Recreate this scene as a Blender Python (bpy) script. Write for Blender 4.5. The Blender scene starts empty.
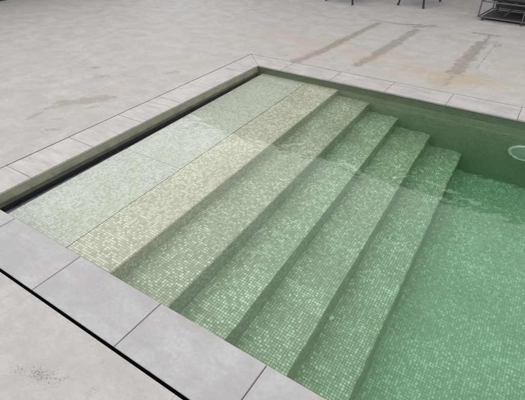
import bpy, bmesh, math, random
from mathutils import Vector, Matrix
random.seed(4)
R = math.radians
S = bpy.context.scene
COL = S.collection

# ------------------------------------------------------------------ helpers
def obj(name, bm, mat, parent=None, smooth=False, matrix=None):
    me = bpy.data.meshes.new(name)
    bm.normal_update()
    bm.to_mesh(me); bm.free()
    if smooth:
        for p in me.polygons: p.use_smooth = True
    o = bpy.data.objects.new(name, me)
    COL.objects.link(o)
    if mat: me.materials.append(mat)
    if parent: o.parent = parent
    return o

def thing(name, label, cat, loc=(0, 0, 0), rz=0, group=None):
    o = bpy.data.objects.new(name, None); COL.objects.link(o)
    o.location = loc; o.rotation_euler = (0, 0, rz)
    o.empty_display_size = .1
    o['label'] = label; o['category'] = cat
    if group: o['group'] = group
    return o

def box(bm, x0, x1, y0, y1, z0, z1, bev=0, seg=2):
    m = Matrix.Translation(((x0+x1)/2, (y0+y1)/2, (z0+z1)/2)) @ Matrix.Diagonal((x1-x0, y1-y0, z1-z0, 1))
    r = bmesh.ops.create_cube(bm, size=1, matrix=m)
    if bev:
        es = list({e for v in r['verts'] for e in v.link_edges})
        bmesh.ops.bevel(bm, geom=es, offset=bev, segments=seg, affect='EDGES', profile=.6)
    return r

def bar(bm, a, b, r0, r1=None, n=10, cap=True):
    a = Vector(a); b = Vector(b); r1 = r0 if r1 is None else r1
    d = (b-a); q = d.to_track_quat('Z', 'Y').to_matrix().to_4x4()
    m = Matrix.Translation((a+b)/2) @ q
    bmesh.ops.create_cone(bm, cap_ends=cap, segments=n, radius1=r0, radius2=r1, depth=d.length, matrix=m)

def path_tube(bm, pts, r, n=8):
    for a, b in zip(pts, pts[1:]): bar(bm, a, b, r, n=n)
    for p in pts[1:-1]:
        bmesh.ops.create_uvsphere(bm, u_segments=n, v_segments=6, radius=r, matrix=Matrix.Translation(p))

SL = .10
LEN = 3.137
def shift(y): return SL*(1-y/LEN)

def uv_metric(bm):
    """metre UVs by facing direction, following the slant of the treads"""
    l = bm.loops.layers.uv.new('UVMap')
    bm.normal_update()
    for f in bm.faces:
        n = f.normal
        for lp in f.loops:
            c = lp.vert.co
            if abs(n.z) > .5: lp[l].uv = (c.x - shift(c.y), c.y)
            elif abs(n.x) > abs(n.y): lp[l].uv = (c.z + 10, c.y)
            else: lp[l].uv = (c.x, c.z + 10)

# ------------------------------------------------------------------ node helpers
class N:
    def __init__(s, name):
        s.m = bpy.data.materials.new(name); s.m.use_nodes = True
        s.t = s.m.node_tree; s.t.nodes.clear()
        s.out = s.t.nodes.new('ShaderNodeOutputMaterial')
    def n(s, typ, **k):
        x = s.t.nodes.new('ShaderNode'+typ)
        for a, v in k.items(): setattr(x, a, v)
        return x
    def l(s, a, b): s.t.links.new(a, b)
    def put(s, sock, v):
        if hasattr(v, 'is_output'): s.l(v, sock)
        else:
            try: sock.default_value = v
            except Exception: sock.default_value = (*v, 1)
    def math(s, op, a, b=None, c=None, clamp=False):
        x = s.n('Math', operation=op, use_clamp=clamp)
        for i, v in enumerate((a, b, c)):
            if v is not None: s.put(x.inputs[i], v)
        return x.outputs[0]
    def vec(s, op, a, b=None, out=0):
        x = s.n('VectorMath', operation=op)
        s.put(x.inputs[0], a)
        if b is not None: s.put(x.inputs[1], b)
        return x.outputs[out]
    def scale(s, a, f):
        x = s.n('VectorMath', operation='SCALE'); s.put(x.inputs[0], a); s.put(x.inputs['Scale'], f); return x.outputs[0]
    def mix(s, f, a, b, mode='MIX'):
        x = s.n('Mix', data_type='RGBA', blend_type=mode)
        s.put(x.inputs[0], f)
        for i, v in ((6, a), (7, b)):
            if hasattr(v, 'is_output'): s.l(v, x.inputs[i])
            else: x.inputs[i].default_value = (*v, 1) if len(v) == 3 else v
        return x.outputs[2]
    def rng(s, v, a, b, c=0., d=1., smooth=True):
        x = s.n('MapRange', interpolation_type='SMOOTHSTEP' if smooth else 'LINEAR')
        s.put(x.inputs[0], v)
        for i, q in enumerate((a, b, c, d)): s.put(x.inputs[i+1], q)
        return x.outputs[0]
    def noise(s, vec, scale, detail=4, rough=.55, dist=0, out=0):
        x = s.n('TexNoise'); s.put(x.inputs['Vector'], vec)
        x.inputs['Scale'].default_value = scale; x.inputs['Detail'].default_value = detail
        x.inputs['Roughness'].default_value = rough; x.inputs['Distortion'].default_value = dist
        return x.outputs[out]
    def ramp(s, v, stops, interp='LINEAR'):
        x = s.n('ValToRGB'); s.put(x.inputs[0], v)
        e = x.color_ramp; e.interpolation = interp
        while len(e.elements) < len(stops): e.elements.new(.5)
        for el, (p, c) in zip(e.elements, stops): el.position = p; el.color = (*c, 1)
        return x.outputs[0]
    def mapping(s, vec, scale=(1, 1, 1), rot=(0, 0, 0), loc=(0, 0, 0)):
        x = s.n('Mapping'); s.put(x.inputs[0], vec)
        x.inputs['Scale'].default_value = scale; x.inputs['Rotation'].default_value = rot; x.inputs['Location'].default_value = loc
        return x.outputs[0]
    def bump(s, h, strength, dist, normal=None):
        x = s.n('Bump'); s.put(x.inputs['Height'], h)
        x.inputs['Strength'].default_value = strength; x.inputs['Distance'].default_value = dist
        if normal: s.l(normal, x.inputs['Normal'])
        return x.outputs[0]
    def bsdf(s, col, rough=.6, normal=None, metal=0, spec=.5):
        x = s.n('BsdfPrincipled'); s.put(x.inputs['Base Color'], col); s.put(x.inputs['Roughness'], rough)
        x.inputs['Metallic'].default_value = metal; x.inputs['Specular IOR Level'].default_value = spec
        if normal: s.l(normal, x.inputs['Normal'])
        s.l(x.outputs[0], s.out.inputs[0]); return x

def plain(name, col, rough=.5, metal=0, var=.15, sc=12):
    k = N(name); tc = k.n('TexCoord').outputs['Object']
    nz = k.noise(tc, sc, 5)
    c = k.mix(nz, [v*(1-var) for v in col], [min(1, v*(1+var)) for v in col])
    k.bsdf(c, rough, k.bump(nz, .1, .002), metal)
    return k.m

# stains on the deck: (ax, ay, bx, by, half width, strength)
DAMP = [ (0.28, 3.45, 0.36, 3.91, 0.1, 0.9), (0.36, 3.91, 0.4, 4.77, 0.085, 1), (0.4, 4.77, 0.45, 5.7, 0.075, 1), (0.32, 5.84, 0.74, 5.8, 0.05, 0.8), (0.74, 5.8, 1.0, 5.9, 0.06, 1), (0.94, 3.46, 0.95, 3.75, 0.09, 0.5), (0.95, 3.75, 0.99, 4.25, 0.1, 0.85), (0.99, 4.25, 1.02, 4.98, 0.1, 1), (1.02, 4.98, 1.04, 5.59, 0.085, 1), (0.96, 5.74, 1.19, 5.95, 0.07, 1), (0.29, 5.82, 0.09, 5.85, 0.03, 0.5), (1.95, 3.57, 1.93, 4.04, 0.11, 0.55), (1.93, 4.04, 1.94, 4.61, 0.13, 0.9), (1.94, 4.61, 1.95, 5.39, 0.11, 0.95), (1.77, 5.85, 2.05, 5.85, 0.07, 0.9), (1.98, 5.36, 1.97, 5.85, 0.05, 0.8), (2.11, 4.31, 2.1, 5.59, 0.022, 0.7), (2.12, 5.29, 2.18, 5.43, 0.05, 0.7), (-1.38, 3.86, -1.65, 3.75, 0.022, 0.9), (-1.2, 3.29, -1.2, 3.34, 0.02, 0.8), (-1.54, 2.54, -1.56, 2.57, 0.015, 0.9), (-0.96, 1.26, -0.85, 1.38, 0.07, 0.8), (-0.85, 1.38, -0.73, 1.52, 0.08, 0.8), (-0.75, 1.51, -0.64, 1.63, 0.04, 0.7), (-0.65, 1.31, -0.61, 1.37, 0.04, 0.6), (-0.96, 1.1, -0.93, 1.17, 0.05, 0.6), (-0.91, 0.9, -0.93, 1.01, 0.06, 0.6), (-0.58, 0.83, -0.53, 0.88, 0.06, 0.6), (-0.7, 0.96, -0.67, 1.03, 0.04, 0.5), (-1.23, 1.92, -1.18, 1.99, 0.05, 0.7), (-1.12, 2.02, -1.05, 2.1, 0.03, 0.6), (-1.52, 2.08, -1.51, 2.11, 0.03, 0.8), (-0.69, 2.4, -0.64, 2.47, 0.05, 0.7), (-0.71, 2.55, -0.63, 2.6, 0.04, 0.5), (-1.65, 1.73, -1.62, 1.78, 0.03, 0.5), (-1.6, 1.09, -1.58, 1.13, 0.03, 0.5), (-0.25, 4.55, -0.17, 4.63, 0.03, 0.7), (0.16, 4.29, 0.26, 4.38, 0.03, 0.7), (0.08, 3.59, 0.09, 3.65, 0.03, 0.7), (0.59, 3.82, 0.67, 3.74, 0.03, 0.7), (0.81, 5.02, 0.84, 5.1, 0.03, 0.6), (1.12, 6.32, 1.15, 6.42, 0.03, 0.6), (0.57, 4.71, 0.63, 4.77, 0.03, 0.6) ]
RUST = [ (0.33, 4.03, 0.38, 4.65, 0.1, 0.9), (0.52, 4.35, 0.77, 4.61, 0.14, 0.4), (0.99, 3.89, 1.04, 4.37, 0.16, 0.7), (1.04, 4.37, 1.24, 4.32, 0.2, 0.5), (1.28, 4.03, 1.66, 3.91, 0.16, 0.6), (1.66, 3.91, 1.93, 3.9, 0.17, 0.9), (1.9, 3.78, 2.1, 3.93, 0.2, 1.2), (2.1, 3.9, 2.43, 3.78, 0.17, 0.6), (2.43, 3.78, 2.65, 3.74, 0.2, 0.5), (0.42, 3.72, 0.74, 3.74, 0.15, 0.3), (-0.15, 1.14, -0.16, 1.23, 0.1, 0.0) ]
BLACK = [ (1.3, -0.58, 1.33, -0.58, 0.02, 1), (1.38, -0.55, 1.43, -0.54, 0.035, 1), (1.44, -0.52, 1.48, -0.53, 0.025, 1), (1.43, -0.55, 1.48, -0.55, 0.05, 0.6), (1.48, -0.45, 1.45, -0.39, 0.05, 0.5), (1.5, -0.49, 1.52, -0.49, 0.012, 1), (1.64, -0.47, 1.65, -0.47, 0.012, 1), (1.37, -0.61, 1.44, -0.61, 0.04, 0.5), (1.67, -0.35, 1.68, -0.33, 0.02, 0.6), (1.48, -0.59, 1.55, -0.57, 0.04, 0.5) ]

DAMP = [(a, b, c, d, w*(1.3 if a < -.2 and b < 3 else .85), s*(1.15 if a < -.2 and b < 3 else 1)) for a, b, c, d, w, s in DAMP]
TAN = [(-.6, 4.2, 2.6, 4.1, .7, .75), (-.9, 1.2, -.6, 2.9, .4, .55), (-.3, 3.9, .6, 5.2, .5, .5), (1.0, -.55, 1.7, -.5, .2, .25), (1.5, 5.6, 2.4, 4.8, .4, .4)]
BLACK = [(a, b, c, d, w*1.7, s) for a, b, c, d, w, s in BLACK]

def concrete(name, deck):
    k = N(name); P = k.n('NewGeometry').outputs['Position']
    big = k.noise(P, .9, 5, .6)
    mid = k.noise(P, 4.5, 6, .62, .4)
    fine = k.noise(P, 70, 3, .6)
    streak = k.noise(k.mapping(P, (1.1, 4, 1), (0, 0, R(14))), 2.2, 6, .65, .6)
    streak2 = k.noise(k.mapping(P, (1.0, 3.2, 1), (0, 0, R(-20)), (3, 1, 0)), 3.1, 6, .65, .8)
    c = k.mix(k.rng(mid, .3, .7), (.315, .303, .295), (.455, .443, .435))
    c = k.mix(k.rng(big, .35, .7), c, k.mix(.5, c, (.37, .357, .345)))
    c = k.mix(k.math('MULTIPLY', k.rng(streak, .46, .68), .30 if deck else .15), c, (.275, .265, .26))
    c = k.mix(k.math('MULTIPLY', k.rng(streak2, .58, .75),   .32 if deck else .12), c, (.50, .495, .49))
    c = k.mix(k.math('MULTIPLY', k.rng(fine, .3, .7), .3), c, (.27, .262, .258))
    grain = k.noise(P, 24, 7, .72, .3)
    c = k.mix(k.math('MULTIPLY', k.rng(grain, .42, .66), .5), c, (.29, .28, .272))
    pore = k.noise(P, 150, 1)
    c = k.mix(k.math('MULTIPLY', k.rng(pore, .66, .72), .55), c, (.17, .16, .15))
    grit = k.noise(P, 420, 2, .6)
    c = k.mix(k.math('MULTIPLY', k.rng(grit, .35, .68), .38), c, (.27, .26, .252))
    c = k.mix(k.math('MULTIPLY', k.rng(k.noise(P, 38, 5, .75), .60, .72), .35), c, (.55, .545, .535))
    rough = .62
    if deck:
        def at(name_, lo, hi, sc, amp):
            a = k.n('Attribute', attribute_name=name_).outputs['Fac']
            nz = k.math('MULTIPLY', k.math('SUBTRACT', k.noise(P, sc, 6, .68, .3), .5), amp)
            nz = k.math('ADD', nz, k.math('MULTIPLY', k.math('SUBTRACT', k.noise(P, sc*4, 4, .7), .5), amp*.5))
            # the noise only works where there is a stain at all
            return k.math('MULTIPLY', k.rng(k.math('ADD', a, nz), lo, hi), k.rng(a, .05, .3))
        tan = k.math('MULTIPLY', k.n('Attribute', attribute_name='tan').outputs['Fac'], k.rng(k.noise(P, 2.2, 6, .68, .5), .36, .62))
        c = k.mix(tan, c, (.36, .315, .27))
        rust = at('rust', .30, 1.05, 8, 1.7)
        c = k.mix(k.math('MULTIPLY', rust, .55), c, (.33, .265, .16))
        damp = k.math('MULTIPLY', at('damp', .46, .72, 9, 1.25), k.rng(k.noise(P, 17, 5, .7), .34, .56, .5, 1.))
        c = k.mix(k.math('MULTIPLY', damp, .66), c, (.19, .168, .143))
        blk = at('specks', 1.0, 1.05, 120, 2.6)
        c = k.mix(k.math('MULTIPLY', blk, .7), c, (.06, .05, .04))
        # slab joints, filled flush
        xyz = k.n('SeparateXYZ'); k.l(P, xyz.inputs[0])
        def joint(co, off, pitch, w):
            f = k.math('FRACT', k.math('DIVIDE', k.math('ADD', co, 100*pitch-off), pitch))
            return k.math('LESS_THAN', k.math('ABSOLUTE', k.math('SUBTRACT', f, .5)), w/pitch)
        jx = joint(xyz.outputs[0], .98+.475, .95, .0022); jy = joint(xyz.outputs[1], 5.9+.95, 1.9, .0022)
        j = k.math('MULTIPLY', k.math('MAXIMUM', jx, jy), k.rng(k.noise(P, 1.7, 3), .38, .58, .2, .9))
        c = k.mix(j, c, (.25, .24, .235))
        rough = k.rng(damp, 0, 1, .62, .45)
    c = k.mix(1., c, (.97, .965, .95), 'MULTIPLY')
    h = k.math('ADD', k.math('MULTIPLY', mid, .6), k.math('MULTIPLY', fine, .25))
    k.bsdf(c, rough, k.bump(h, .25, .003), spec=.35)
    return k.m

def coping_mat(name, worn=0):
    k = N(name); P = k.n('NewGeometry').outputs['Position']
    rnd = k.n('ObjectInfo').outputs['Random']
    off = k.vec('ADD', P, k.scale((7., 3., 5.), rnd) if False else (0, 0, 0))
    x = k.n('CombineXYZ'); k.l(k.math('MULTIPLY', rnd, 9), x.inputs[0]); k.l(k.math('MULTIPLY', rnd, 5), x.inputs[1])
    Q = k.vec('ADD', P, x.outputs[0])
    mid = k.noise(Q, 4, 6, .6, .5); fine = k.noise(Q, 60, 3, .6)
    st = k.noise(k.mapping(Q, (1, 6, 1), (0, 0, R(35))), 3, 6, .65, .8)
    c = k.mix(k.rng(mid, .3, .7), (.345, .335, .328), (.475, .464, .456))
    c = k.mix(k.math('MULTIPLY', k.rng(st, .46, .68), .32+.5*worn), c, (.275, .24, .215))
    c = k.mix(k.math('MULTIPLY', k.rng(fine, .35, .7), .35), c, (.29, .283, .28))
    c = k.mix(k.math('MULTIPLY', k.rng(k.noise(Q, 380, 2, .6), .35, .68), .3), c, (.28, .275, .27))
    c = k.mix(k.math('MULTIPLY', k.rng(k.noise(Q, 22, 6, .72, .4), .46, .66), .3), c, (.30, .293, .286))
    c = k.mix(k.math('MULTIPLY', k.rng(k.noise(Q, 160, 1), .72, .76), .5), c, (.16, .15, .14))
    c = k.mix(k.math('MULTIPLY', k.rng(k.noise(Q, 9, 5, .7), .66, .74), .4), c, (.36, .30, .26))
    c = k.mix(k.rng(rnd, 0, 1, 0, .3, False), c, (.325, .315, .307))
    c = k.mix(1., c, (.98, .965, .945) if worn else (.835, .835, .83), 'MULTIPLY')
    k.bsdf(c, .5, k.bump(k.math('ADD', mid, k.math('MULTIPLY', fine, .3)), .15, .002), spec=.4)
    return k.m

def mosaic(name, stops, grout, soil=(.25, .28, .15), soil_amt=.3, cell=.0178, patch=.5, top_band=None):
    k = N(name)
    uv = k.n('UVMap', uv_map='UVMap').outputs[0]
    P = k.n('NewGeometry').outputs['Position']
    q = k.scale(uv, 1/cell)
    fl = k.vec('FLOOR', q); fr = k.vec('FRACTION', q)
    wn = k.n('TexWhiteNoise', noise_dimensions='2D'); k.l(fl, wn.inputs['Vector'])
    w2 = k.n('TexWhiteNoise', noise_dimensions='2D'); k.l(k.vec('ADD', fl, (31.7, 12.3, 0)), w2.inputs['Vector'])
    # clusters: some patches carry more of the pale tiles
    clus = k.rng(k.noise(k.scale(fl, cell), 2.2, 3), .3, .7, -patch*.3, patch*.3)
    c = k.ramp(k.math('ADD', wn.outputs[0], clus, clamp=True), stops)
    c = k.mix(k.rng(w2.outputs[0], 0, 1, 0, .25, False), c, (.55, .56, .40))
    sh = k.n('TexWhiteNoise', noise_dimensions='2D'); k.l(k.vec('FLOOR', k.scale(q, 1/16)), sh.inputs['Vector'])
    c = k.mix(k.rng(sh.outputs[0], 0, 1, 0, .22, False), c, k.mix(1., c, (.62, .66, .58), 'MULTIPLY'))
    s = k.n('SeparateXYZ'); k.l(fr, s.inputs[0])
    ex = k.math('MINIMUM', s.outputs[0], k.math('SUBTRACT', 1, s.outputs[0]))
    ey = k.math('MINIMUM', s.outputs[1], k.math('SUBTRACT', 1, s.outputs[1]))
    e = k.math('MINIMUM', ex, ey)
    tile = k.rng(e, .045, .14)
    c = k.mix(tile, grout, c)
    c = k.mix(k.math('MULTIPLY', k.rng(k.noise(P, 3.5, 6, .65), .42, .7), soil_amt), c, soil)
    if top_band:  # wall colour turns darker green towards its top edge
        sz = k.n('SeparateXYZ'); k.l(P, sz.inputs[0])
        c = k.mix(k.rng(k.math('ADD', sz.outputs[2], k.math('MULTIPLY', k.noise(P, 6, 4), .03)), -.10, -.05), c, top_band)
    c = k.mix(1., c, (.93, .93, .92), 'MULTIPLY')
    # tiny random tilt of every tile
    nm = k.n('NewGeometry').outputs['Normal']
    tl = k.scale(k.vec('SUBTRACT', wn.outputs[1], (.5, .5, .5)), .10)
    nn = k.vec('NORMALIZE', k.vec('ADD', nm, tl))
    k.bsdf(c, k.rng(tile, 0, 1, .7, .22), k.bump(tile, .5, .0015, nn), spec=.5)
    return k.m

def wall_mat(name):
    """waterline render, olive with algae"""
    k = N(name); P = k.n('NewGeometry').outputs['Position']
    s = k.n('SeparateXYZ'); k.l(P, s.inputs[0])
    nz = k.noise(P, 9, 6, .65); n2 = k.noise(k.mapping(P, (1, 1, 5)), 3, 4)
    c = k.mix(k.rng(nz, .3, .7), (.17, .19, .14), (.27, .29, .225))
    z = k.math('ADD', s.outputs[2], k.math('MULTIPLY', k.math('SUBTRACT', n2, .5), .03))
    c = k.mix(k.math('MULTIPLY', k.rng(z, -.07, -.03), .6), c, (.27, .285, .16))
    k.bsdf(c, .55, k.bump(nz, .3, .002))
    return k.m

M = {}
M['deck'] = concrete('deck_concrete', True)
M['coping'] = coping_mat('coping_stone'); M['coping_worn'] = coping_mat('coping_stone_worn', 1)
M['lid'] = mosaic('mosaic_grey', [(0, (.46, .50, .43)), (.22, (.55, .59, .52)), (.5, (.63, .665, .60)), (.85, (.74, .77, .70))], (.43, .47, .39), soil_amt=.12, patch=.3)
M['cream'] = mosaic('mosaic_cream', [(0, (.46, .465, .35)), (.25, (.57, .575, .455)), (.55, (.68, .685, .57)), (.80, (.86, .87, .79))], (.37, .375, .26), soil=(.40, .37, .19), soil_amt=.3)
M['green'] = mosaic('mosaic_green', [(0, (.40, .42, .31)), (.35, (.50, .53, .40)), (.68, (.62, .66, .53)), (1, (.88, .92, .82))], (.28, .30, .20))
M['floor'] = mosaic('mosaic_floor', [(0, (.42, .46, .36)), (.35, (.50, .54, .44)), (.68, (.60, .64, .54)), (1, (.84, .89, .80))], (.37, .40, .30), soil_amt=.2)
M['back'] = mosaic('mosaic_wall', [(0, (.33, .36, .26)), (.4, (.38, .41, .30)), (.75, (.43, .46, .35))], (.37, .39, .28), top_band=(.085, .12, .07))
M['wall'] = wall_mat('waterline_render')
M['navy'] = plain('dark_liner', (.03, .05, .16), .7)
k = N('joint_black'); k.bsdf((.002, .002, .002), .9, spec=0); M['gap'] = k.m
M['grout'] = plain('joint_grey', (.09, .085, .08), .9)
M['dark'] = plain('dark_powder_coat', (.035, .034, .034), .45)
M['weave'] = plain('charcoal_weave', (.06, .058, .056), .8, sc=60)
M['alu'] = plain('grey_aluminium', (.115, .112, .108), .45, .3)
M['cushion'] = plain('charcoal_cushion', (.045, .045, .047), .9, sc=40)
M['white'] = plain('white_plastic', (.86, .87, .85), .35, var=.08)
M['lens'] = plain('lamp_lens', (.55, .58, .56), .1)
M['render'] = plain('house_render', (.50, .48, .45), .85, sc=6)
M['soffit'] = plain('soffit_board', (.16, .13, .105), .7, sc=5)
M['fascia'] = plain('fascia_metal', (.12, .12, .12), .5)
M['garden'] = plain('garden_wall_render', (.20, .195, .185), .9, sc=4)
M['leaf'] = plain('pale_leaf', (.80, .84, .72), .6, var=.06)
k = N('window_glass'); g = k.bsdf((.03, .035, .035), .04, spec=.8); M['glass'] = k.m

# water: refracting, gently rippled, green tinted
k = N('pool_water')
P = k.n('NewGeometry').outputs['Position']
r1 = k.noise(k.mapping(P, (1, 1, 1), (0, 0, R(25))), 5.0, 1.8, .5, .3)
r2 = k.noise(k.mapping(P, (1, 1.7, 1), (0, 0, R(-30))), 15, 1.5, .5, .2)
# the breeze ruffles a belt across the middle
belt = k.rng(k.noise(P, .8, 2), .4, .65, .4, .9)
hgt = k.math('MULTIPLY', k.math('ADD', k.math('MULTIPLY', r1, 1.25), k.math('MULTIPLY', r2, .16)), belt)
nrm = k.bump(hgt, 1., .0046)
g = k.n('BsdfGlass'); g.inputs['IOR'].default_value = 1.33; g.inputs['Roughness'].default_value = 0
k.l(nrm, g.inputs['Normal']); k.l(g.outputs[0], k.out.inputs['Surface'])
va = k.n('VolumeAbsorption'); DEN = .60
KR, KG, KB = .35, .095, .235
va.inputs['Color'].default_value = (1-KR/DEN, 1-KG/DEN, 1-KB/DEN, 1); va.inputs['Density'].default_value = DEN
k.l(va.outputs[0], k.out.inputs['Volume'])
M['water'] = k.m

# ------------------------------------------------------------------ dimensions
XE = 6.6          # far right end of the pool
CW, CN = .302, .288   # coping width, near coping width
WZ = -.075        # water level
FL = -1.22        # floor
ED = [1.005, 1.361, 1.673, 2.013, 2.326]
ZT = [-.103, -.262, -.468, -.66, -.88]
JX = .622         # joint between the lid panels and the first tread

# ------------------------------------------------------------------ ground
gx0, gx1 = -CW-.012, XE+CW+.012
gy0, gy1 = -CN-.017, LEN+CW+.012
def lines(lo, hi, fine, keep):
    v = set(keep) | {lo, hi, -40., -12., -6.5, -4., 12., 40.}
    a, b, st = fine
    n = int((b-a)/st)
    for q in range(n+1):
        t = a+q*st
        if all(abs(t-m_) > st*.4 for m_ in keep): v.add(t)
    return sorted(v)
B = 150
xs = lines(-B, B, (-2.6, 2.75, .026), (gx0, gx1)); ys = lines(-B, B, (-1.35, 6.2, .026), (gy0, gy1))
bm = bmesh.new()
layers = [(bm.verts.layers.float.new(nm_), lst) for nm_, lst in (('damp', DAMP), ('rust', RUST), ('specks', BLACK), ('tan', TAN))]
def field(lst, x, y):
    m_ = 0.
    for ax, ay, bx, by, w_, s_ in lst:
        if x < min(ax, bx)-2*w_ or x > max(ax, bx)+2*w_ or y < min(ay, by)-2*w_ or y > max(ay, by)+2*w_: continue
        dx, dy = bx-ax, by-ay
        h_ = max(0, min(1, ((x-ax)*dx+(y-ay)*dy)/(dx*dx+dy*dy+1e-9)))
        d_ = math.hypot(x-ax-dx*h_, y-ay-dy*h_)
        m_ = max(m_, s_*max(0, 1-d_/(2*w_)))
    return m_
vs = []
for y in ys:
    row = []
    for x in xs:
        v = bm.verts.new((x, y, 0)); row.append(v)
        if -2.7 < x < 2.8 and -1.4 < y < 6.3:
            for ly_, lst in layers: v[ly_] = field(lst, x, y)
    vs.append(row)
for j in range(len(ys)-1):
    for i in range(len(xs)-1):
        if gx0-1e-6 < xs[i] < gx1-1e-6 and gy0-1e-6 < ys[j] < gy1-1e-6: continue
        bm.faces.new((vs[j][i], vs[j][i+1], vs[j+1][i+1], vs[j+1][i]))
bmesh.ops.delete(bm, geom=[v for v in bm.verts if not v.link_faces], context='VERTS')
# rim of the hole going down
cr = [(gx0, gy0), (gx1, gy0), (gx1, gy1), (gx0, gy1)]
ring = [bm.verts.new((x, y, -.0005)) for x, y in cr]
low = [bm.verts.new((x, y, -.03)) for x, y in cr]
for i in range(4): bm.faces.new((ring[i], low[i], low[(i+1) % 4], ring[(i+1) % 4]))
gd = obj('ground', bm, M['deck']); gd['kind'] = 'structure'

# ------------------------------------------------------------------ the pool
pool = thing('swimming_pool', 'sunken pool with pale stone coping, mosaic steps and green water', 'pool', (0, 0, 0))

# joint strip round the coping: the open black gap, a bed under the slabs
bm = bmesh.new()
def flat(bm, x0, x1, y0, y1, z):
    f = bm.faces.new([bm.verts.new(p) for p in ((x0, y0, z), (x1, y0, z), (x1, y1, z), (x0, y1, z))]); return f
e = .004
flat(bm, gx0-e, gx1+e, gy0-e, -CN+e, -.005)
flat(bm, gx0-e, -CW+e, -CN+e, gy1+e, -.006)
flat(bm, XE+CW-e, gx1+e, -CN+e, gy1+e, -.006)
flat(bm, -CW+e, XE+CW-e, LEN+CW-e, gy1+e, -.006)
obj('expansion_gap', bm, M['gap'], pool)

def slab(pts, lab=None):
    """a coping slab from its outline, slightly eased edges"""
    bm = bmesh.new()
    bot = [bm.verts.new((x, y, -.014)) for x, y in pts]
    top = [bm.verts.new((x, y, 0.0)) for x, y in pts]
    bm.faces.new(list(reversed(bot))); bm.faces.new(top)
    n = len(pts)
    for i in range(n): bm.faces.new((bot[i], bot[(i+1) % n], top[(i+1) % n], top[i]))
    es = [ed for ed in bm.edges if all(v.co.z > -.001 for v in ed.verts)]
    bmesh.ops.bevel(bm, geom=es, offset=.0016, segments=2, affect='EDGES')
    o = obj('coping_slab', bm, M['coping' if max(p[1] for p in pts) < .05 else 'coping_worn'], pool)
    o.location.z = random.uniform(-.0006, .0006)
    if lab: o['label'] = lab
j = .0022
near = [.339, .955, 1.554, 2.157]
while near[-1] < XE-.5: near.append(near[-1]+.602)
back = [.303, .896, 1.488, 2.075, 2.67]
while back[-1] < XE-.4: back.append(back[-1]+.592)
left = [.323, .849, 1.363, 1.86, 2.355, 2.86]
js = .0016
# near side, its first slab mitred into the left side
b = [-CW]+near+[XE+CW]
for i, (a0, a1) in enumerate(zip(b, b[1:])):
    s0, s1 = (0, 0)
    if i == 0: slab([(-CW+.003, -CN), (a1-j, -CN), (a1-j, 0), (.002, 0)])
    elif i == len(b)-2: slab([(a0+j, -CN), (a1-.003, -CN), (XE, 0), (a0+j, 0)])
    else: slab([(a0+j, -CN), (a1-j, -CN), (a1-j, 0), (a0+j, 0)])
b = [-CW]+back+[XE+CW]
for i, (a0, a1) in enumerate(zip(b, b[1:])):
    if i == 0: slab([(.0015, LEN), (a1-js, LEN), (a1-js, LEN+CW), (-CW+.003, LEN+CW)])
    elif i == len(b)-2: slab([(a0+js, LEN), (XE, LEN), (a1-.003, LEN+CW), (a0+js, LEN+CW)])
    else: slab([(a0+js, LEN), (a1-js, LEN), (a1-js, LEN+CW), (a0+js, LEN+CW)])
b = [0]+left+[LEN]
for i, (a0, a1) in enumerate(zip(b, b[1:])):
    if i == 0: slab([(-CW, -CN+.003), (0, .002), (0, a1-js), (-CW, a1-js)])
    elif i == len(b)-2: slab([(-CW, a0+js), (0, a0+js), (0, LEN-.0015), (-CW, LEN+CW-.003)])
    else: slab([(-CW, a0+js), (0, a0+js), (0, a1-js), (-CW, a1-js)])
for i, (a0, a1) in enumerate(zip(b, b[1:])):
    if i == 0: slab([(XE, .002), (XE+CW, -CN+.003), (XE+CW, a1-js), (XE, a1-js)])
    elif i == len(b)-2: slab([(XE, a0+js), (XE+CW, a0+js), (XE+CW, LEN+CW-.003), (XE, LEN-.0015)])
    else: slab([(XE, a0+js), (XE+CW, a0+js), (XE+CW, a1-js), (XE, a1-js)])
# mortar bed that shows as the grey joint between slabs
bm = bmesh.new()
flat(bm, -CW+.006, XE+CW-.006, -CN+.006, -.006, -.007)
flat(bm, -CW+.006, XE+CW-.006, LEN+.006, LEN+CW-.006, -.007)
flat(bm, -CW+.006, -.006, -.006, LEN+.006, -.007)
flat(bm, XE+.006, XE+CW-.006, -.006, LEN+.006, -.007)
obj('mortar_bed', bm, M['grout'], pool)

# basin walls (solid, behind the coping nose)
rec = .007
def wallbox(name, x0, x1, y0, y1, z0, z1, mat):
    bm = bmesh.new(); box(bm, x0, x1, y0, y1, z0, z1); uv_metric(bm); return obj(name, bm, mat, pool)
wallbox('side_wall', -.26, -rec, -.25, LEN+.25, -.137, -.0145, M['wall'])          # beam over the cover slot
wallbox('slot_liner', -.26, -.055, -.25, LEN+.25, -.75, -.138, M['navy'])
wallbox('slot_floor', -.055, JX+.06, -.25, LEN+.25, -.75, -.6, M['navy'])
wallbox('side_wall', -rec, XE+.25, -.25, -rec, -1.4, -.0145, M['back'])
wallbox('side_wall', -rec, XE+.25, LEN+rec, LEN+.25, -1.4, -.0145, M['back'])
wallbox('side_wall', XE+rec, XE+.25, -rec, LEN+rec, -1.4, -.0145, M['back'])
bm = bmesh.new(); box(bm, 1.9, XE+.1, -.1, LEN+.1, FL-.12, FL); uv_metric(bm); obj('floor', bm, M['floor'], pool)

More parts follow.
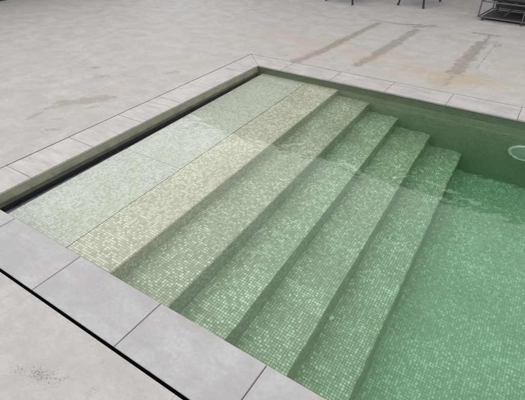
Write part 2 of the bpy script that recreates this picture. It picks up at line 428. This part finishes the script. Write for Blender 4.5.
# lid panels over the cover pit
cuts = [-rec, 1.073, 2.11, LEN+rec]
for y0, y1 in zip(cuts, cuts[1:]):
    bm = bmesh.new()
    x0 = .060
    p = [(x0+shift(y0)*.6, y0+.0018), (JX-.003+shift(y0), y0+.0018), (JX-.003+shift(y1), y1-.0018), (x0+shift(y1)*.6, y1-.0018)]
    top = [bm.verts.new((x, y, ZT[0])) for x, y in p]; bot = [bm.verts.new((x, y, ZT[0]-.035)) for x, y in p]
    bm.faces.new(top); bm.faces.new(list(reversed(bot)))
    for i in range(4): bm.faces.new((bot[i], bot[(i+1) % 4], top[(i+1) % 4], top[i]))
    uv_metric(bm)
    o = obj('lid_panel', bm, M['lid'], pool)
    o.location.z = random.uniform(-.0015, .0015)

# steps
prev = JX+.003
for i, (x1, z) in enumerate(zip(ED, ZT)):
    bm = bmesh.new()
    b_ = .011
    prof = [(prev, FL-.05), (prev, z)]
    for a in (90, 60, 30, 0):
        prof.append((x1-b_+b_*math.cos(R(a)), z-b_+b_*math.sin(R(a))))
    prof.append((x1, FL-.05))
    ny = 24
    rows = []
    for t in range(ny+1):
        y = -.02+(LEN+.04)*t/ny
        rows.append([bm.verts.new((x+shift(y), y, zz)) for x, zz in prof])
    for r0, r1 in zip(rows, rows[1:]):
        for q in range(len(prof)-1):
            bm.faces.new((r0[q+1], r0[q], r1[q], r1[q+1]))
    bm.faces.new(rows[0]); bm.faces.new(list(reversed(rows[-1])))
    bmesh.ops.recalc_face_normals(bm, faces=bm.faces)
    uv_metric(bm)
    o = obj('step', bm, M['cream'] if i == 0 else M['green'], pool)
    if i == 0: o['label'] = 'cream mosaic top step beside the pale lid panels'
    prev = x1

# pool light on the back wall
lx, lz, ly = 2.83, -.565, LEN+rec
lt = obj('pool_light', (lambda b: (bmesh.ops.create_cone(b, cap_ends=True, segments=48, radius1=.132, radius2=.132, depth=.012,
        matrix=Matrix.Translation((lx, ly-.006, lz)) @ Matrix.Rotation(R(90), 4, 'X')), b)[1])(bmesh.new()), M['white'], pool)
bm = bmesh.new()
seg = 56; prof = [(.146, .002), (.146, .014), (.140, .022), (.128, .025), (.116, .022), (.111, .013)]
rows = []
for s in range(seg):
    a = 2*math.pi*s/seg
    rows.append([bm.verts.new((lx+r*math.cos(a), ly-d, lz+r*math.sin(a))) for r, d in prof])
for s in range(seg):
    for q in range(len(prof)-1):
        bm.faces.new((rows[s][q], rows[s][q+1], rows[(s+1) % seg][q+1], rows[(s+1) % seg][q]))
bmesh.ops.recalc_face_normals(bm, faces=bm.faces)
obj('rim', bm, M['white'], lt, True)
bm = bmesh.new()
bmesh.ops.create_uvsphere(bm, u_segments=32, v_segments=16, radius=1, matrix=Matrix.Translation((lx, ly-.012, lz)) @ Matrix.Diagonal((.110, .010, .110, 1)))
obj('lens', bm, M['lens'], lt, True)
for a in (100, 220, 340):
    bm = bmesh.new()
    bar(bm, (lx+  .128*math.cos(R(a)), ly-.0235, lz+  .128*math.sin(R(a))), (lx+  .128*math.cos(R(a)), ly-.0285, lz+  .128*math.sin(R(a))), .006, n=12)
    obj('screw', bm, M['dark'], lt)

# ------------------------------------------------------------------ water
bm = bmesh.new()
box(bm, -.03, XE+.03, -.03, LEN+.03, -1.30, WZ)
w = obj('water', bm, M['water']); w['kind'] = 'structure'

# two pale leaf scraps on the steps
def leaf(name_, loc, rz, L, label):
    bm = bmesh.new(); n = 10; rows = []
    for t in range(n+1):
        u = t/n; wd = L*.30*math.sin(math.pi*(.04+.92*u))**.8
        x = (u-.5)*L; z = .005+.007*math.sin(u*3.1)
        rows.append([bm.verts.new(q) for q in ((x, -wd, z+.003), (x, 0, z+.002), (x, wd, z+.003), (x, wd, z+.0015), (x, 0, z), (x, -wd, z+.0015))])
    for r0, r1 in zip(rows, rows[1:]):
        for q in range(6): bm.faces.new((r0[q], r1[q], r1[(q+1) % 6], r0[(q+1) % 6]))
    bm.faces.new(rows[0]); bm.faces.new(list(reversed(rows[-1])))
    bmesh.ops.recalc_face_normals(bm, faces=bm.faces)
    o = obj('leaf', bm, M['leaf']); o.location = loc; o.rotation_euler = (0, 0, rz)
    o['label'] = label; o['category'] = 'leaf'
leaf('leaf', (2.104, .83, ZT[4]+.002), R(75), .048, 'larger pale leaf scrap under water on the lowest step, nearer the camera')
leaf('leaf', (1.965, 2.27, ZT[3]+.001), R(75), .05, 'smaller pale leaf scrap under water near a step edge, farther from the camera')

# ------------------------------------------------------------------ chairs at the top of the picture
def make_chair(loc, rz, w, label):
    t = thing('outdoor_chair', label, 'chair', loc, rz, 'dark chairs at the far side of the deck')
    hw = w/2; sh = .43
    bm = bmesh.new(); box(bm, -hw+.02, hw-.02, -.24, .24, sh-.03, sh+.015, .018, 3); obj('seat', bm, M['weave'], t)
    bm = bmesh.new(); n = 8; rows = []
    for q in range(n+1):
        u = q/n*2-1
        y = .24+.05*(1-u*u)
        rows.append([bm.verts.new((u*(hw-.02), y+dz*.16+o_, sh+.03+dz)) for dz, o_ in ((0, 0), (.2, 0), (.40, 0), (.40, .022), (.2, .022), (0, .022))])
    for a, b2 in zip(rows, rows[1:]):
        for q in range(6): bm.faces.new((a[q], b2[q], b2[(q+1) % 6], a[(q+1) % 6]))
    bm.faces.new(rows[0]); bm.faces.new(list(reversed(rows[-1])))
    bmesh.ops.recalc_face_normals(bm, faces=bm.faces)
    obj('backrest', bm, M['weave'], t, True)
    for sx in (-1, 1):
        for sy in (-1, 1):
            bm = bmesh.new()
            bar(bm, (sx*hw, -.25 if sy < 0 else .46, .012), (sx*(hw-.07), sy*.2, sh-.02), .014, .021, 12)
            lg = obj('leg', bm, M['dark'], t, True)
            bm = bmesh.new(); fy = -.25 if sy < 0 else .46; bar(bm, (sx*hw, fy, 0), (sx*hw, fy, .03), .021, .019, 12)
            obj('foot_cap', bm, M['dark'], lg)
        bm = bmesh.new()
        path_tube(bm, [(sx*(hw-.03), -.2, sh-.02), (sx*(hw+.0), -.2, sh+.17), (sx*(hw+.005), -.12, sh+.215), (sx*(hw), .27, sh+.225)], .013)
        obj('armrest', bm, M['dark'], t, True)
    return t
make_chair((-.63, 6.95, 0), R(-10), .56, 'dark outdoor chair with slim round legs, farther from the grey metal bench')
make_chair((.53, 7.27, 0), R(-7), .45, 'dark outdoor chair with splayed legs, next to the grey metal bench')

# ------------------------------------------------------------------ metal bench frame
t = thing('lounge_bench', 'low grey metal bench frame with dark cushion, beyond the stained deck', 'bench', (1.64, 6.66, 0), R(-6.5))
Lb, Db = 1.5, .72
def sq(bm, a, b, w_, h_):
    """square bar between two points"""
    a = Vector(a); b = Vector(b); d = b-a
    q = d.to_track_quat('Z', 'Y').to_matrix().to_4x4()
    m = Matrix.Translation((a+b)/2) @ q @ Matrix.Diagonal((w_, h_, d.length, 1))
    r = bmesh.ops.create_cube(bm, size=1, matrix=m)
    bmesh.ops.bevel(bm, geom=list({e for v in r['verts'] for e in v.link_edges}), offset=.003, segments=2, affect='EDGES')
bm = bmesh.new()
for y in (0, Db):
    sq(bm, (-.012, y, .047), (Lb+.012, y, .047), .017, .017)
    sq(bm, (-.012, y, .262), (Lb+.012, y, .262), .017, .017)
    sq(bm, (-.012, y, .40), (Lb+.012, y, .40), .02, .02)
for x in (0, Lb/2-.12, Lb):
    sq(bm, (x, .012, .047), (x, Db-.012, .047), .015, .015)
    sq(bm, (x, .012, .262), (x, Db-.012, .262), .015, .015)
obj('rail_frame', bm, M['alu'], t)
for x, y in ((0, -.001), (Lb, -.001), (0, Db+.001), (Lb, Db+.001)):
    bm = bmesh.new(); sq(bm, (x, y, .06), (x, y, .62), .018, .018); obj('post', bm, M['alu'], t)
for x, y in ((.07, 0), (.61, 0), (Lb-.1, 0), (.07, Db), (.61, Db), (Lb-.1, Db)):
    bm = bmesh.new(); bar(bm, (x, y, 0), (x, y, .036), .016, .02, 12); lg = obj('foot', bm, M['dark'], t)
bm = bmesh.new(); sq(bm, (.61, .0, .06), (.61, .0, .25), .016, .016); obj('upright', bm, M['alu'], t)
bm = bmesh.new()
for q in range(9):
    x = .12+q*.155; box(bm, x, x+.06, .03, Db-.03, .276, .286)
obj('slats', bm, M['dark'], t)
bm = bmesh.new(); box(bm, .03, Lb-.03, .03, Db-.03, .29, .415, .03, 3); obj('cushion', bm, M['cushion'], t)
bm = bmesh.new(); box(bm, .03, Lb-.03, Db-.16, Db-.03, .42, .80, .04, 3); obj('back_cushion', bm, M['cushion'], t)
bm = bmesh.new()
path_tube(bm, [(.2, .2, .25), (.19, .19, .17), (.2, .18, .12), (.235, .18, .105), (.27, .18, .12)], .016)
obj('hook', bm, M['dark'], t, True)
bm = bmesh.new(); sq(bm, (.32, .15, .065), (.46, .4, .25), .02, .02); obj('brace', bm, M['alu'], t)
bm = bmesh.new(); box(bm, .025, Lb-.025, .06, Db-.03, .026, .036); obj('shade_sheet', bm, M['weave'], t)  # added dark sheet standing in for the shade under the bench
bm = bmesh.new(); box(bm, .04, Lb-.04, Db-.05, Db-.03, .07, .25); obj('shade_panel', bm, M['weave'], t)  # added dark panel, fills in the shaded void behind the frame

# ------------------------------------------------------------------ house with terrace roof (seen mirrored in the water)
h = thing('house', 'low house with a flat terrace roof beyond the chairs, mirrored in the pool', 'house', (0, 8.1, 0))
Y0, Y1, ZR = 0, 3.6, 3.98
bm = bmesh.new(); box(bm, -7.2, 9.2, .02, Y1+5.5, ZR-.20, ZR-.03); obj('terrace_roof', bm, M['soffit'], h)
bm = bmesh.new(); box(bm, -7.25, 9.25, -.02, .018, ZR-.27, ZR); obj('fascia', bm, M['fascia'], h)
bm = bmesh.new()
ops = [(-5.6, -2.2), (-.9, 2.7), (4.0, 7.4)]
xs = [-7.0]+[v for o_ in ops for v in o_]+[9.0]
for a, b in zip(xs[::2], xs[1::2]): box(bm, a, b, Y1, Y1+.3, -.02, ZR-.2)
for a, b in ops: box(bm, a, b, Y1+.001, Y1+.299, 2.35, ZR-.2)
box(bm, -7.0, -6.7, Y1+.3, Y1+5.4, -.02, ZR-.2); box(bm, 8.7, 9.0, Y1+.3, Y1+5.4, -.02, ZR-.2); box(bm, -6.7, 8.7, Y1+5.1, Y1+5.4, -.02, ZR-.2)
obj('wall', bm, M['render'], h)
for a, b in ops:
    bm = bmesh.new(); n = 3; wd = (b-a)/n
    for q in range(n+1):
        x = a+q*wd; x = min(max(x, a+.03), b-.03); box(bm, x-.03, x+.03, Y1+.1, Y1+.17, .05, 2.3)
    box(bm, a, b, Y1+.098, Y1+.172, 0, .05); box(bm, a, b, Y1+.098, Y1+.172, 2.3, 2.35)
    d = obj('sliding_door', bm, M['dark'], h)
    for q in range(n):
        bm = bmesh.new(); box(bm, a+q*wd+.03, a+(q+1)*wd-.03, Y1+.125, Y1+.14, .05, 2.3); obj('pane', bm, M['glass'], d)
for x in (-6.9, -3.4, 4.6, 8.9):
    bm = bmesh.new(); box(bm, x-.06, x+.06, .06, .18, 0, ZR-.2, .006); obj('post', bm, M['fascia'], h)

# garden wall on the left
t = thing('garden_wall', 'tall dark rendered wall along the far left side of the deck', 'wall', (-6.1, -8, 0))
bm = bmesh.new(); box(bm, -.25, 0, 0, 15.0, -.02, 2.3); obj('wall_body', bm, M['garden'], t)
bm = bmesh.new(); box(bm, -.29, .04, -.04, 15.04, 2.302, 2.36, .008); obj('cap', bm, M['coping'], t)
bm = bmesh.new(); box(bm, .001, .02, 0, 15.0, 0, .09); obj('plinth', bm, M['dark'], t)

# ------------------------------------------------------------------ camera
cam = bpy.data.cameras.new('camera'); co = bpy.data.objects.new('camera', cam); COL.objects.link(co)
F, PITCH, YAW, ROLL = 429.29, .620373, .590083, -.0104883
cam.sensor_width = 36; cam.lens = 36*F/525; cam.clip_start = .05; cam.clip_end = 1000
m = Matrix.Rotation(YAW, 4, 'Z') @ Matrix.Rotation(math.pi/2-PITCH, 4, 'X') @ Matrix.Rotation(ROLL, 4, 'Z')
co.matrix_world = Matrix.Translation((2.732, -.879, 1.59)) @ m
S.camera = co

# ------------------------------------------------------------------ light: overcast
SD = Vector((-.40, .12, .88)).normalized()
W = bpy.data.worlds.new('World'); S.world = W; W.use_nodes = True
nt = W.node_tree; nt.nodes.clear()
sky = nt.nodes.new('ShaderNodeTexSky'); sky.sky_type = 'NISHITA'; sky.sun_disc = False
sky.sun_elevation = math.asin(SD.z); sky.sun_rotation = math.atan2(SD.x, SD.y)
sky.dust_density = 1.5; sky.air_density = 1.0; sky.ozone_density = 1
hs = nt.nodes.new('ShaderNodeHueSaturation'); hs.inputs['Saturation'].default_value = .12
bg = nt.nodes.new('ShaderNodeBackground'); bg.inputs[1].default_value = .15
ow = nt.nodes.new('ShaderNodeOutputWorld')
cl = nt.nodes.new('ShaderNodeMix'); cl.data_type = 'RGBA'; cl.inputs[0].default_value = .72   # the even cloud layer
cl.inputs[7].default_value = (8.4, 8.45, 8.5, 1)
nt.links.new(sky.outputs[0], hs.inputs['Color']); nt.links.new(hs.outputs[0], cl.inputs[6]); nt.links.new(cl.outputs[2], bg.inputs[0]); nt.links.new(bg.outputs[0], ow.inputs[0])
sl = bpy.data.lights.new('sun', 'SUN'); sl.energy = .7; sl.angle = R(110); sl.color = (1, .98, .95)
so = bpy.data.objects.new('sun', sl); COL.objects.link(so)
so.rotation_euler = SD.to_track_quat('Z', 'Y').to_euler()

S.view_settings.view_transform = 'Standard'; S.view_settings.look = 'None'
S.view_settings.gamma = 1; S.view_settings.use_curve_mapping = False
S.view_settings.exposure = .43
S.cycles.max_bounces = 12; S.cycles.transmission_bounces = 8; S.cycles.diffuse_bounces = 4
S.cycles.caustics_refractive = True; S.cycles.caustics_reflective = True
S.cycles.blur_glossy = .5; S.cycles.sample_clamp_indirect = 8
S.cycles.use_denoising = True
